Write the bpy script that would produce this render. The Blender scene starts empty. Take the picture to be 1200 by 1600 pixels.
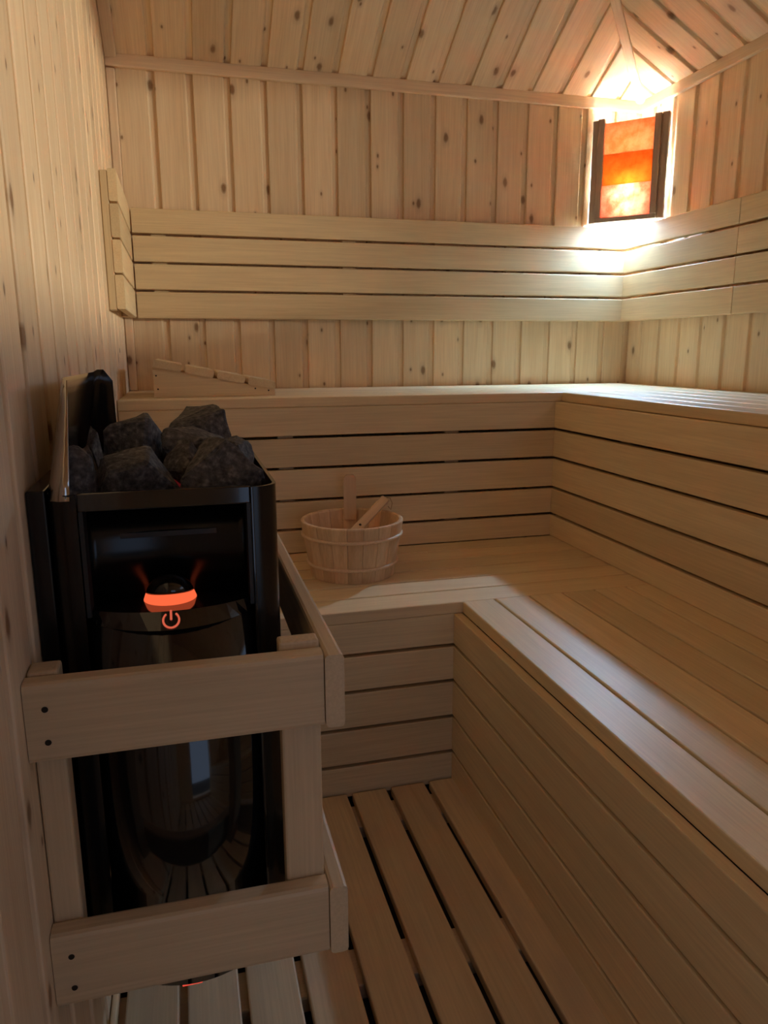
import bpy, bmesh, math, random
from mathutils import Vector, Matrix, noise

random.seed(7)
scene = bpy.context.scene
COL = scene.collection

# ------------------------------------------------------------------ camera
CX, CY, CZ = 0.16935, -2.62062, 1.02267
YAW, PITCH, ROLL, FPX = 0.260408, -0.212716, -0.0037215, 1163.58
fw = Vector((math.sin(YAW) * math.cos(PITCH), math.cos(YAW) * math.cos(PITCH), math.sin(PITCH)))
rt = fw.cross(Vector((0, 0, 1))).normalized()
up = rt.cross(fw)
rt, up = rt * math.cos(ROLL) + up * math.sin(ROLL), up * math.cos(ROLL) - rt * math.sin(ROLL)
cam_data = bpy.data.cameras.new('camera')
cam_data.sensor_fit = 'HORIZONTAL'
cam_data.sensor_width = 36.0
cam_data.lens = 36.0 * FPX / 1200.0
cam_data.clip_start = 0.02
cam = bpy.data.objects.new('camera', cam_data)
cam.matrix_world = Matrix(((rt.x, up.x, -fw.x, CX), (rt.y, up.y, -fw.y, CY), (rt.z, up.z, -fw.z, CZ), (0, 0, 0, 1)))
COL.objects.link(cam)
scene.camera = cam

# ------------------------------------------------------------------ world, light levels, exposure
world = bpy.data.worlds.new('daylight')
scene.world = world
world.use_nodes = True
bg = world.node_tree.nodes['Background']
bg.inputs[0].default_value = (0.52, 0.68, 1.0, 1)
bg.inputs[1].default_value = 0.13
LED = (0.42, 0.68, 1.0)
BULB_STRENGTH = 340.0
PUCK_STRENGTH = 410.0
fill_light = bpy.data.lights.new('added_fill_lamp', 'AREA')      # unseen fill lamp added to brighten the upper left, through the added window
fill_light.shape = 'RECTANGLE'; fill_light.size = 2.8; fill_light.size_y = 0.28
fill_light.energy = 41.0
fill_light.color = (1.0, 0.85, 0.63)
fill_ob = bpy.data.objects.new('added_fill_lamp', fill_light)
fill_ob.location = (6.0, -3.7, 1.85)
fill_ob.rotation_euler = (math.radians(87), 0, math.radians(70))
COL.objects.link(fill_ob)
scene.view_settings.view_transform = 'Standard'
scene.view_settings.look = 'None'
scene.view_settings.gamma = 1.0
scene.view_settings.use_curve_mapping = False
scene.view_settings.exposure = 2.65
scene.cycles.sample_clamp_indirect = 60
scene.cycles.max_bounces = 20
scene.cycles.diffuse_bounces = 16
scene.cycles.glossy_bounces = 5
scene.cycles.transmission_bounces = 6

# ------------------------------------------------------------------ room dimensions (metres)
W = 1.8486          # right wall
YF = -2.95          # front wall, behind the camera
ZT = 1.892          # height of the eaves
S = 0.57            # slope of the roof
N = math.sqrt(1 + S * S)
ZU, ZL = 0.898, 0.450   # bench heights
XU, YU = 1.2886, -0.5382   # faces of the upper bench
XL, YL = 0.7733, -1.0670   # faces of the lower bench
T = 0.028

# ------------------------------------------------------------------ materials
def new_mat(name):
    m = bpy.data.materials.new(name)
    m.use_nodes = True
    nt = m.node_tree
    return m, nt, nt.nodes['Principled BSDF']


def ramp(nt, stops):
    r = nt.nodes.new('ShaderNodeValToRGB')
    el = r.color_ramp.elements
    el[0].position, el[0].color = stops[0][0], stops[0][1]
    el[1].position, el[1].color = stops[-1][0], stops[-1][1]
    for p, c in stops[1:-1]:
        e = el.new(p)
        e.color = c
    return r


def mixc(nt, fac, a, b, mode='MIX'):
    n = nt.nodes.new('ShaderNodeMix')
    n.data_type = 'RGBA'
    n.blend_type = mode
    for sock, v in ((n.inputs[0], fac), (n.inputs[6], a), (n.inputs[7], b)):
        if isinstance(v, bpy.types.NodeSocket):
            nt.links.new(v, sock)
        elif isinstance(v, (int, float)):
            sock.default_value = v
        else:
            sock.default_value = (v[0], v[1], v[2], 1)
    return n.outputs[2]


def wood(name, light, dark, knots=0.0, rough=0.5, vary=0.12, streak=0.6, stain=None, bump=0.06):
    m, nt, b = new_mat(name)
    L = nt.links.new
    tc = nt.nodes.new('ShaderNodeTexCoord')
    oi = nt.nodes.new('ShaderNodeObjectInfo')
    off = nt.nodes.new('ShaderNodeVectorMath'); off.operation = 'MULTIPLY'
    L(oi.outputs['Random'], off.inputs[0]); off.inputs[1].default_value = (13.7, 29.1, 7.3)
    vec = nt.nodes.new('ShaderNodeVectorMath'); vec.operation = 'ADD'
    L(tc.outputs['Object'], vec.inputs[0]); L(off.outputs[0], vec.inputs[1])

    def mapped(sc):
        mp = nt.nodes.new('ShaderNodeMapping'); mp.inputs['Scale'].default_value = sc
        L(vec.outputs[0], mp.inputs['Vector']); return mp.outputs[0]
    n1 = nt.nodes.new('ShaderNodeTexNoise'); n1.inputs['Scale'].default_value = 1.0
    n1.inputs['Detail'].default_value = 3; n1.inputs['Distortion'].default_value = 0.6
    L(mapped((34, 1.6, 34)), n1.inputs['Vector'])
    n2 = nt.nodes.new('ShaderNodeTexNoise'); n2.inputs['Scale'].default_value = 1.0
    n2.inputs['Detail'].default_value = 2
    L(mapped((260, 7, 260)), n2.inputs['Vector'])
    r1 = ramp(nt, ((0.33, (0, 0, 0, 1)), (0.72, (1, 1, 1, 1))))
    L(n1.outputs[0], r1.inputs[0])
    sc = nt.nodes.new('ShaderNodeMath'); sc.operation = 'MULTIPLY'; sc.inputs[1].default_value = streak
    L(r1.outputs[0], sc.inputs[0])
    c = mixc(nt, sc.outputs[0], light, dark)
    r2 = ramp(nt, ((0.3, (0.91, 0.90, 0.89, 1)), (0.7, (1.04, 1.04, 1.04, 1))))
    L(n2.outputs[0], r2.inputs[0])
    c = mixc(nt, 1.0, c, r2.outputs[0], 'MULTIPLY')
    rv = ramp(nt, ((0.0, (1 - vary, 1 - vary * 1.15, 1 - vary * 1.3, 1)), (0.5, (1, 1, 1, 1)), (1.0, (1 + vary * .5, 1 + vary * .35, 1 + vary * .2, 1))))
    L(oi.outputs['Random'], rv.inputs[0])
    c = mixc(nt, 1.0, c, rv.outputs[0], 'MULTIPLY')
    if knots > 0:
        wob = nt.nodes.new('ShaderNodeTexNoise'); wob.inputs['Scale'].default_value = 60
        L(vec.outputs[0], wob.inputs['Vector'])
        for sx, sy, gate, rad in ((9.5, 5.0, 1 - knots * 0.55, 1.0), (16.0, 9.0, 1 - knots * 0.38, 0.8)):
            v = nt.nodes.new('ShaderNodeTexVoronoi'); v.voronoi_dimensions = '2D'
            v.inputs['Scale'].default_value = 1.0; v.inputs['Randomness'].default_value = 0.95
            L(mapped((sx, sy, 1)), v.inputs['Vector'])
            dd = nt.nodes.new('ShaderNodeMath'); dd.operation = 'MULTIPLY_ADD'
            L(wob.outputs[0], dd.inputs[0]); dd.inputs[1].default_value = 0.05; L(v.outputs['Distance'], dd.inputs[2])
            k = ramp(nt, ((0.070 * rad, (1, 1, 1, 1)), (0.100 * rad, (0.55, .55, .55, 1)), (0.118 * rad, (0.20, .20, .20, 1)), (0.22 * rad, (0, 0, 0, 1))))
            L(dd.outputs[0], k.inputs[0])
            sep = nt.nodes.new('ShaderNodeSeparateColor'); L(v.outputs['Color'], sep.inputs[0])
            g = nt.nodes.new('ShaderNodeMath'); g.operation = 'GREATER_THAN'; g.inputs[1].default_value = gate
            L(sep.outputs[0], g.inputs[0])
            f = nt.nodes.new('ShaderNodeMath'); f.operation = 'MULTIPLY'
            L(k.outputs[0], f.inputs[0]); L(g.outputs[0], f.inputs[1])
            f2 = nt.nodes.new('ShaderNodeMath'); f2.operation = 'MULTIPLY'; f2.inputs[1].default_value = 0.85
            L(f.outputs[0], f2.inputs[0])
            c = mixc(nt, f2.outputs[0], c, (0.20, 0.095, 0.035))
    if stain:
        ns = nt.nodes.new('ShaderNodeTexNoise'); ns.inputs['Scale'].default_value = 1; ns.inputs['Detail'].default_value = 4
        L(mapped((14, 5, 14)), ns.inputs['Vector'])
        rs = ramp(nt, ((0.45, (0, 0, 0, 1)), (0.7, (1, 1, 1, 1)))); L(ns.outputs[0], rs.inputs[0])
        fs = nt.nodes.new('ShaderNodeMath'); fs.operation = 'MULTIPLY'; fs.inputs[1].default_value = 0.55
        L(rs.outputs[0], fs.inputs[0])
        c = mixc(nt, fs.outputs[0], c, stain)
    L(c, b.inputs['Base Color'])
    b.inputs['Roughness'].default_value = rough
    b.inputs['Specular IOR Level'].default_value = 0.4
    bp = nt.nodes.new('ShaderNodeBump'); bp.inputs['Strength'].default_value = bump; bp.inputs['Distance'].default_value = 0.002
    L(n2.outputs[0], bp.inputs['Height']); L(bp.outputs[0], b.inputs['Normal'])
    return m


def plain(name, col, rough=0.5, metal=0.0, spec=0.5, emit=None, strength=0.0, coat=0.0):
    m, nt, b = new_mat(name)
    b.inputs['Base Color'].default_value = (*col, 1)
    b.inputs['Roughness'].default_value = rough
    b.inputs['Metallic'].default_value = metal
    b.inputs['Specular IOR Level'].default_value = spec
    b.inputs['Coat Weight'].default_value = coat
    if emit:
        b.inputs['Emission Color'].default_value = (*emit, 1)
        b.inputs['Emission Strength'].default_value = strength
    return m


def emitter(name, col, strength):
    m = bpy.data.materials.new(name); m.use_nodes = True
    nt = m.node_tree; nt.nodes.clear()
    e = nt.nodes.new('ShaderNodeEmission'); o = nt.nodes.new('ShaderNodeOutputMaterial')
    e.inputs[0].default_value = (*col, 1); e.inputs[1].default_value = strength
    nt.links.new(e.outputs[0], o.inputs[0])
    return m


def stone_mat():
    m, nt, b = new_mat('olivine_stone')
    L = nt.links.new
    tc = nt.nodes.new('ShaderNodeTexCoord')
    n = nt.nodes.new('ShaderNodeTexNoise'); n.inputs['Scale'].default_value = 150; n.inputs['Detail'].default_value = 5
    L(tc.outputs['Object'], n.inputs['Vector'])
    n3 = nt.nodes.new('ShaderNodeTexNoise'); n3.inputs['Scale'].default_value = 28; n3.inputs['Detail'].default_value = 4
    L(tc.outputs['Object'], n3.inputs['Vector'])
    r = ramp(nt, ((0.32, (0.035, 0.032, 0.031, 1)), (0.55, (0.11, 0.10, 0.094, 1)), (0.72, (0.24, 0.22, 0.20, 1))))
    L(n.outputs[0], r.inputs[0])
    c = mixc(nt, 0.6, r.outputs[0], n3.outputs[0], 'MULTIPLY')
    L(c, b.inputs['Base Color'])
    b.inputs['Roughness'].default_value = 0.75
    bp = nt.nodes.new('ShaderNodeBump'); bp.inputs['Strength'].default_value = 0.7; bp.inputs['Distance'].default_value = 0.004
    a = nt.nodes.new('ShaderNodeMath'); a.operation = 'ADD'
    L(n.outputs[0], a.inputs[0]); L(n3.outputs[0], a.inputs[1])
    L(a.outputs[0], bp.inputs['Height']); L(bp.outputs[0], b.inputs['Normal'])
    return m


def salt_mat(name, col, pale, dens):
    m = bpy.data.materials.new(name); m.use_nodes = True
    nt = m.node_tree; nt.nodes.clear(); L = nt.links.new
    o = nt.nodes.new('ShaderNodeOutputMaterial')
    tc = nt.nodes.new('ShaderNodeTexCoord')
    n = nt.nodes.new('ShaderNodeTexNoise'); n.inputs['Scale'].default_value = 26; n.inputs['Detail'].default_value = 5
    n.inputs['Roughness'].default_value = 0.65
    L(tc.outputs['Object'], n.inputs['Vector'])
    r = ramp(nt, ((0.38, (*col, 1)), (0.66, (*pale, 1))))
    L(n.outputs[0], r.inputs[0])
    t = nt.nodes.new('ShaderNodeBsdfTranslucent'); L(r.outputs[0], t.inputs[0])
    d = nt.nodes.new('ShaderNodeBsdfPrincipled'); L(r.outputs[0], d.inputs['Base Color']); d.inputs['Roughness'].default_value = 0.35
    mx = nt.nodes.new('ShaderNodeMixShader'); mx.inputs[0].default_value = dens
    L(t.outputs[0], mx.inputs[1]); L(d.outputs[0], mx.inputs[2]); L(mx.outputs[0], o.inputs[0])
    return m


def label_mat():
    """black panel print: rows of very small grey lettering, too small to read"""
    m, nt, b = new_mat('panel_print')
    L = nt.links.new
    tc = nt.nodes.new('ShaderNodeTexCoord')
    mp = nt.nodes.new('ShaderNodeMapping'); mp.inputs['Scale'].default_value = (1, 1, 1)
    L(tc.outputs['UV'], mp.inputs[0])
    sx = nt.nodes.new('ShaderNodeSeparateXYZ'); L(mp.outputs[0], sx.inputs[0])
    w = nt.nodes.new('ShaderNodeMath'); w.operation = 'MULTIPLY'; w.inputs[1].default_value = 11
    L(sx.outputs[1], w.inputs[0])
    fr = nt.nodes.new('ShaderNodeMath'); fr.operation = 'FRACT'; L(w.outputs[0], fr.inputs[0])
    row = nt.nodes.new('ShaderNodeMath'); row.operation = 'LESS_THAN'; row.inputs[1].default_value = 0.5
    L(fr.outputs[0], row.inputs[0])
    fl = nt.nodes.new('ShaderNodeMath'); fl.operation = 'FLOOR'; L(w.outputs[0], fl.inputs[0])
    cb = nt.nodes.new('ShaderNodeCombineXYZ')
    xs = nt.nodes.new('ShaderNodeMath'); xs.operation = 'MULTIPLY'; xs.inputs[1].default_value = 90
    L(sx.outputs[0], xs.inputs[0]); L(xs.outputs[0], cb.inputs[0])
    ys = nt.nodes.new('ShaderNodeMath'); ys.operation = 'MULTIPLY'; ys.inputs[1].default_value = 7.3
    L(fl.outputs[0], ys.inputs[0]); L(ys.outputs[0], cb.inputs[1])
    n = nt.nodes.new('ShaderNodeTexNoise'); n.inputs['Scale'].default_value = 1; n.inputs['Detail'].default_value = 1
    L(cb.outputs[0], n.inputs['Vector'])
    g = nt.nodes.new('ShaderNodeMath'); g.operation = 'GREATER_THAN'; g.inputs[1].default_value = 0.47
    L(n.outputs[0], g.inputs[0])
    f = nt.nodes.new('ShaderNodeMath'); f.operation = 'MULTIPLY'; L(row.outputs[0], f.inputs[0]); L(g.outputs[0], f.inputs[1])
    L(mixc(nt, f.outputs[0], (0.006, 0.006, 0.007), (0.32, 0.32, 0.34)), b.inputs['Base Color'])
    b.inputs['Roughness'].default_value = 0.1
    return m


M_PINE = wood('spruce_cladding', (0.845, 0.69, 0.475), (0.74, 0.54, 0.32), knots=0.62, rough=0.5, vary=0.12, streak=0.55)
M_TRIM = wood('spruce_trim', (0.85, 0.69, 0.50), (0.76, 0.58, 0.39), knots=0.15, rough=0.5)
M_BENCH = wood('abachi_bench', (0.765, 0.62, 0.385), (0.67, 0.50, 0.285), rough=0.42, vary=0.14, streak=0.5)
M_FLOOR = wood('duckboard_wood', (0.77, 0.60, 0.37), (0.64, 0.46, 0.255), rough=0.45, vary=0.16, streak=0.6, stain=(0.56, 0.42, 0.29))
M_GUARD = wood('guard_wood', (0.63, 0.50, 0.32), (0.56, 0.43, 0.26), rough=0.5, vary=0.06, streak=0.4)
M_STAVE = wood('pine_stave', (0.80, 0.58, 0.36), (0.64, 0.40, 0.20), rough=0.4, vary=0.16, streak=0.7)
M_HOOP = wood('hoop_wood', (0.80, 0.58, 0.38), (0.70, 0.48, 0.28), rough=0.4, vary=0.05)
M_BROWN = wood('thermo_wood', (0.50, 0.385, 0.30), (0.40, 0.295, 0.22), rough=0.5, vary=0.05)
M_DARK = plain('dark_subfloor', (0.05, 0.045, 0.04), 0.9)
M_GLOSS = plain('black_enamel', (0.006, 0.006, 0.0065), 0.09, 0.0, 0.6, coat=0.4)
M_NICHE = plain('dark_glass', (0.003, 0.003, 0.003), 0.22, 0.0, 0.35)
M_SHELL = plain('black_steel', (0.035, 0.033, 0.031), 0.22, 0.75)
M_STEEL = plain('polished_steel', (0.50, 0.46, 0.41), 0.13, 1.0)
M_BLACK = plain('matt_black', (0.012, 0.011, 0.011), 0.5)
M_SCREW = plain('screw_dark', (0.03, 0.022, 0.016), 0.5, 0.5)
M_STONE = stone_mat()
M_RING = emitter('glow_ring', (1.0, 0.14, 0.05), 0.17)
M_ICON = emitter('glow_icon', (1.0, 0.17, 0.09), 0.10)
M_RED = emitter('red_indicator', (1.0, 0.10, 0.06), 0.12)
M_COIL = emitter('hot_element', (1.0, 0.06, 0.06), 0.010)
M_BULB = emitter('led_bulb', LED, BULB_STRENGTH)
M_PUCK = emitter('led_puck', LED, PUCK_STRENGTH)
M_CORD = plain('leather_cord', (0.42, 0.27, 0.14), 0.7)
M_PRINT = label_mat()

# ------------------------------------------------------------------ building helpers
WORLD = {}


def tag(o, label=None, cat=None, group=None, kind=None):
    if label: o['label'] = label
    if cat: o['category'] = cat
    if group: o['group'] = group
    if kind: o['kind'] = kind
    return o


def link(o, parent, M):
    COL.objects.link(o)
    if parent is not None:
        o.parent = parent
        o.matrix_local = WORLD[parent.name].inverted() @ M
    else:
        o.matrix_world = M
    WORLD[o.name] = M.copy()
    return o


def thing(name, loc, label, cat, group=None, kind=None):
    o = bpy.data.objects.new(name, None)
    o.empty_display_size = 0.05
    link(o, None, Matrix.Translation(loc))
    return tag(o, label, cat, group, kind)


def obj(name, mesh, mat, parent=None, M=None):
    if mat is not None and not mesh.materials:
        mesh.materials.append(mat)
    return link(bpy.data.objects.new(name, mesh), parent, M or Matrix.Identity(4))


def frame(o, ex, ey, ez):
    ex, ey, ez, o = Vector(ex), Vector(ey), Vector(ez), Vector(o)
    return Matrix(((ex.x, ey.x, ez.x, o.x), (ex.y, ey.y, ez.y, o.y), (ex.z, ey.z, ez.z, o.z), (0, 0, 0, 1)))


def sweep_mesh(name, prof, y0, y1):
    """closed profile of (u, d) points in local X/Z, swept along local Y from y0(u) to y1(u)"""
    me = bpy.data.meshes.new(name)
    n = len(prof)
    vs = [(u, y0(u), d) for u, d in prof] + [(u, y1(u), d) for u, d in prof]
    fs = [(i, (i + 1) % n, (i + 1) % n + n, i + n) for i in range(n)]
    fs += [tuple(range(n - 1, -1, -1)), tuple(range(n, 2 * n))]
    me.from_pydata(vs, [], fs)
    bm = bmesh.new(); bm.from_mesh(me)
    bmesh.ops.recalc_face_normals(bm, faces=bm.faces); bm.to_mesh(me); bm.free()
    return me


CACHE = {}


def slat_mesh(w, t, L, c=0.0035):
    key = ('slat', round(w, 4), round(t, 4), round(L, 4), c)
    if key not in CACHE:
        q = c * 0.3
        prof = [(c, 0), (w - c, 0), (w - q, -q), (w, -c), (w, -t + c), (w - q, -t + q), (w - c, -t), (c, -t), (q, -t + q), (0, -t + c), (0, -c), (q, -q)]
        CACHE[key] = sweep_mesh('slat', prof, lambda u: 0.0, lambda u: L)
    return CACHE[key]


def slat(name, parent, origin, across, along, w, t, L, mat, c=0.0035):
    """plank: face lies at origin, spans w across and L along, thickness t behind the face"""
    a, l = Vector(across), Vector(along)
    me = slat_mesh(w, t, L, c)
    key = ('m', me.name, mat.name)
    if me.materials and me.materials[0] is not mat:
        if key not in CACHE:
            m2 = me.copy(); m2.materials.clear(); m2.materials.append(mat); CACHE[key] = m2
        me = CACHE[key]
    return obj(name, me, mat, parent, frame(origin, a, l, a.cross(l)))


def box_mesh(x0, x1, y0, y1, z0, z1, bev=0.0, seg=2):
    bm = bmesh.new()
    bmesh.ops.create_cube(bm, size=1)
    for v in bm.verts:
        v.co = Vector(((x0 + x1) / 2 + v.co.x * (x1 - x0), (y0 + y1) / 2 + v.co.y * (y1 - y0), (z0 + z1) / 2 + v.co.z * (z1 - z0)))
    if bev:
        bmesh.ops.bevel(bm, geom=bm.edges[:], offset=bev, segments=seg, affect='EDGES', profile=0.5)
    me = bpy.data.meshes.new('block'); bm.to_mesh(me); bm.free()
    return me


def box(name, parent, x0, x1, y0, y1, z0, z1, mat, bev=0.0, seg=2):
    """axis-aligned block; mesh kept around its own centre"""
    c = Vector(((x0 + x1) / 2, (y0 + y1) / 2, (z0 + z1) / 2))
    dx, dy, dz = (x1 - x0) / 2, (y1 - y0) / 2, (z1 - z0) / 2
    if dz >= dx and dz >= dy:        # local Y follows the grain, along the longest side
        return obj(name, box_mesh(-dx, dx, -dz, dz, -dy, dy, bev, seg), mat, parent, frame(c, (1, 0, 0), (0, 0, 1), (0, -1, 0)))
    if dx > dy:
        return obj(name, box_mesh(-dy, dy, -dx, dx, -dz, dz, bev, seg), mat, parent, frame(c, (0, -1, 0), (1, 0, 0), (0, 0, 1)))
    return obj(name, box_mesh(-dx, dx, -dy, dy, -dz, dz, bev, seg), mat, parent, Matrix.Translation(c))


def poly_mesh(name, verts, faces, smooth=False):
    me = bpy.data.meshes.new(name); me.from_pydata([tuple(v) for v in verts], [], faces)
    bm = bmesh.new(); bm.from_mesh(me)
    bmesh.ops.recalc_face_normals(bm, faces=bm.faces); bm.to_mesh(me); bm.free()
    if smooth:
        for p in me.polygons: p.use_smooth = True
    return me


def prism_mesh(name, pts, d):
    """polygon pts (3D, planar) extruded by vector d"""
    d = Vector(d); n = len(pts)
    vs = [Vector(p) for p in pts] + [Vector(p) + d for p in pts]
    fs = [tuple(range(n)), tuple(range(2 * n - 1, n - 1, -1))] + [(i, (i + 1) % n, (i + 1) % n + n, i + n) for i in range(n)]
    return poly_mesh(name, vs, fs)


def tube_mesh(pts, r, seg=10, closed=False):
    pts = [Vector(p) for p in pts]
    vs, fs = [], []
    n = len(pts)
    prev = None
    for i, p in enumerate(pts):
        a = pts[(i - 1) % n] if (closed or i > 0) else p
        b = pts[(i + 1) % n] if (closed or i < n - 1) else p
        d = (b - a).normalized()
        if prev is None:
            u = d.orthogonal().normalized()
        else:
            u = (prev - d * prev.dot(d)).normalized()
        prev = u; v = d.cross(u)
        for k in range(seg):
            t = 2 * math.pi * k / seg
            vs.append(p + r * (u * math.cos(t) + v * math.sin(t)))
    m = n if closed else n - 1
    for i in range(m):
        for k in range(seg):
            a0, a1 = i * seg + k, i * seg + (k + 1) % seg
            b0, b1 = ((i + 1) % n) * seg + k, ((i + 1) % n) * seg + (k + 1) % seg
            fs.append((a0, a1, b1, b0))
    if not closed:
        fs += [tuple(range(seg)), tuple(range((n - 1) * seg, n * seg))]
    return poly_mesh('tube', vs, fs, True)


def disc_mesh(r, h, seg=12):
    bm = bmesh.new()
    bmesh.ops.create_cone(bm, cap_ends=True, segments=seg, radius1=r, radius2=r * 0.85, depth=h)
    me = bpy.data.meshes.new('disc'); bm.to_mesh(me); bm.free()
    return me


def screw(parent, loc, normal, r=0.0028):
    if ('screw', r) not in CACHE:
        CACHE[('screw', r)] = disc_mesh(r, 0.0012)
    q = Vector((0, 0, 1)).rotation_difference(Vector(normal))
    return obj('screw', CACHE[('screw', r)], M_SCREW, parent, Matrix.Translation(loc) @ q.to_matrix().to_4x4())


# ------------------------------------------------------------------ walls of V-jointed boards
P = 0.1146


def clad_profile(p=P):
    # face, rounded right edge, tongue running under the next board, back, left edge
    return [(0.003, 0.0), (p - 0.0240, 0.0), (p - 0.0215, -0.0014), (p - 0.0180, -0.0090), (p - 0.0005, -0.0090),
            (p - 0.0005, -0.0135), (0.0, -0.0135), (0.0, -0.0022), (0.0012, -0.0006)]


BT = 0.0135   # boards stand this far off the backing


def clad_board(parent, M, y0, y1, p=P):
    me = sweep_mesh('board', clad_profile(p), y0, y1)
    return obj('board', me, M_PINE, parent, M)


HTOP = ZT + S * W

def holed_wall(name, us, vs, holes, place, depth):
    '''rectangular wall over us x vs (plan direction, height) with rectangular holes; place(u, v) gives the inner face'''
    bm = bmesh.new(); dv = Vector(depth)
    xs_ = sorted(set(us) | {h[0] for h in holes} | {h[1] for h in holes})
    zs_ = sorted(set(vs) | {h[2] for h in holes} | {h[3] for h in holes})
    for xa_, xb_ in zip(xs_, xs_[1:]):
        for za_, zb_ in zip(zs_, zs_[1:]):
            xm, zm = (xa_ + xb_) / 2, (za_ + zb_) / 2
            if any(h[0] < xm < h[1] and h[2] < zm < h[3] for h in holes):
                continue
            q = [bm.verts.new(place(a, b)) for a, b in ((xa_, za_), (xb_, za_), (xb_, zb_), (xa_, zb_))]
            q2 = [bm.verts.new(v.co + dv) for v in q]
            bm.faces.new(q[::-1]); bm.faces.new(q2)
            for i in range(4):
                bm.faces.new((q[i], q[(i + 1) % 4], q2[(i + 1) % 4], q2[i]))
    return bm


def finish(bm, name):
    bmesh.ops.recalc_face_normals(bm, faces=bm.faces)
    me = bpy.data.meshes.new(name); bm.to_mesh(me); bm.free()
    return me


# floor
fl = obj('floor', box_mesh(-0.1, W + 0.1, YF - 1.6, 0.1, -0.16, -0.052), M_DARK)
tag(fl, 'dark floor seen in the gaps under the slatted wooden duckboard', 'floor', kind='structure')

# back wall: backing + upright boards
wb = obj('wall_back', box_mesh(-0.08, W + 0.08, BT, 0.09, -0.16, ZT + 0.02), M_PINE)
tag(wb, 'back wall of upright knotty spruce boards behind the benches', 'wall', kind='structure')
x = 0.0254 - P
while x < W - 0.005:
    x0 = max(x, 0.0)
    p = min(x + P, W) - x0
    if p > 0.02:
        clad_board(wb, frame((x0, 0, -0.05), (1, 0, 0), (0, 0, 1), (0, -1, 0)), lambda u: 0.0, lambda u: ZT + 0.05 + 0.004, p)
    x += P

# right wall
WR = (-2.75, -0.985, 1.29, 1.85)      # unseen window added in the right wall to let the fill lamp in
wr = obj('wall_right', finish(holed_wall('wall', (YF - 0.09, 0.09), (-0.16, ZT + 0.02), [WR], lambda u, v: (W + BT, u, v), (0.075, 0, 0)), 'wall'), M_PINE)
tag(wr, 'right wall of upright spruce boards beside the corner lamp', 'wall', kind='structure')
y = 0.0196
while y > YF:
    y0 = min(y, 0.0)
    p = y0 - max(y - P, YF)
    if p > 0.02:
        clad_board(wr, frame((W, y0, -0.05), (0, -1, 0), (0, 0, 1), (-1, 0, 0)), lambda u: 0.0,
                   (lambda u: WR[2] + 0.05) if (y0 - p < WR[1] and y0 > WR[0]) else (lambda u: ZT + 0.05 + 0.004), p)
    y -= P
wn = obj('added_window_1', box_mesh(W - 0.006, W + 0.095, WR[0], WR[1], WR[2], WR[2] + 0.02), M_TRIM)
tag(wn, 'sill of the unseen window added in the right wall for fill light', 'window', kind='structure')

# left wall (rises with the roof slope)
pts = [(-BT, 0.09, -0.16), (-BT, YF - 0.09, -0.16), (-BT, YF - 0.09, HTOP + 0.12), (-BT, -W, HTOP + 0.12), (-BT, 0.09, ZT)]
wl = obj('wall_left', prism_mesh('wall', pts, (-0.08, 0, 0)), M_PINE)
tag(wl, 'left wall of upright knotty spruce boards behind the heater', 'wall', kind='structure')
PL = 0.1165
y = -0.05 + PL
while y > YF:
    y0 = min(y, 0.0)
    p = y0 - max(y - PL, YF)
    if p > 0.02:
        # local x runs away from the camera here so that the face looks into the room
        yb = y0 - p
        clad_board(wl, frame((0, yb, -0.05), (0, 1, 0), (0, 0, 1), (1, 0, 0)), lambda u: 0.0,
                   lambda u, yb=yb: min(ZT + S * (-(yb + u)), HTOP) + 0.05 + 0.003, p)
    y -= PL

# front wall behind the camera with a low opening added to let bluish daylight in
WIN = [(0.30, 0.80, 0.03, 1.30)]
bm = holed_wall('wall', (-0.1, W + 0.1), (-0.16, ZT), WIN, lambda u, v: (u, YF, v), (0, -0.09, 0))
q = [bm.verts.new(c) for c in ((-0.1, YF, ZT), (W + 0.1, YF, ZT), (W + 0.1, YF, ZT + 0.02), (-0.1, YF, HTOP + 0.15))]
q2 = [bm.verts.new((v.co.x, YF - 0.09, v.co.z)) for v in q]
bm.faces.new(q[::-1]); bm.faces.new(q2)
for i in range(4):
    bm.faces.new((q[i], q[(i + 1) % 4], q2[(i + 1) % 4], q2[i]))
wf = obj('wall_front', finish(bm, 'wall'), M_PINE)
tag(wf, 'front wall behind the viewer, with an added low opening', 'wall', kind='structure')
for xa_, xb_, za_, zb_ in WIN:
    wn = obj('added_opening_2', prism_mesh('frame', [(xa_, 0, za_), (xb_, 0, za_), (xb_, 0, za_ + 0.025), (xa_, 0, za_ + 0.025)], (0, -0.11, 0)), M_TRIM, None, Matrix.Translation((0, YF + 0.01, 0)))
    tag(wn, 'sill of the low opening added in the front wall for daylight', 'window', kind='structure')

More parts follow.
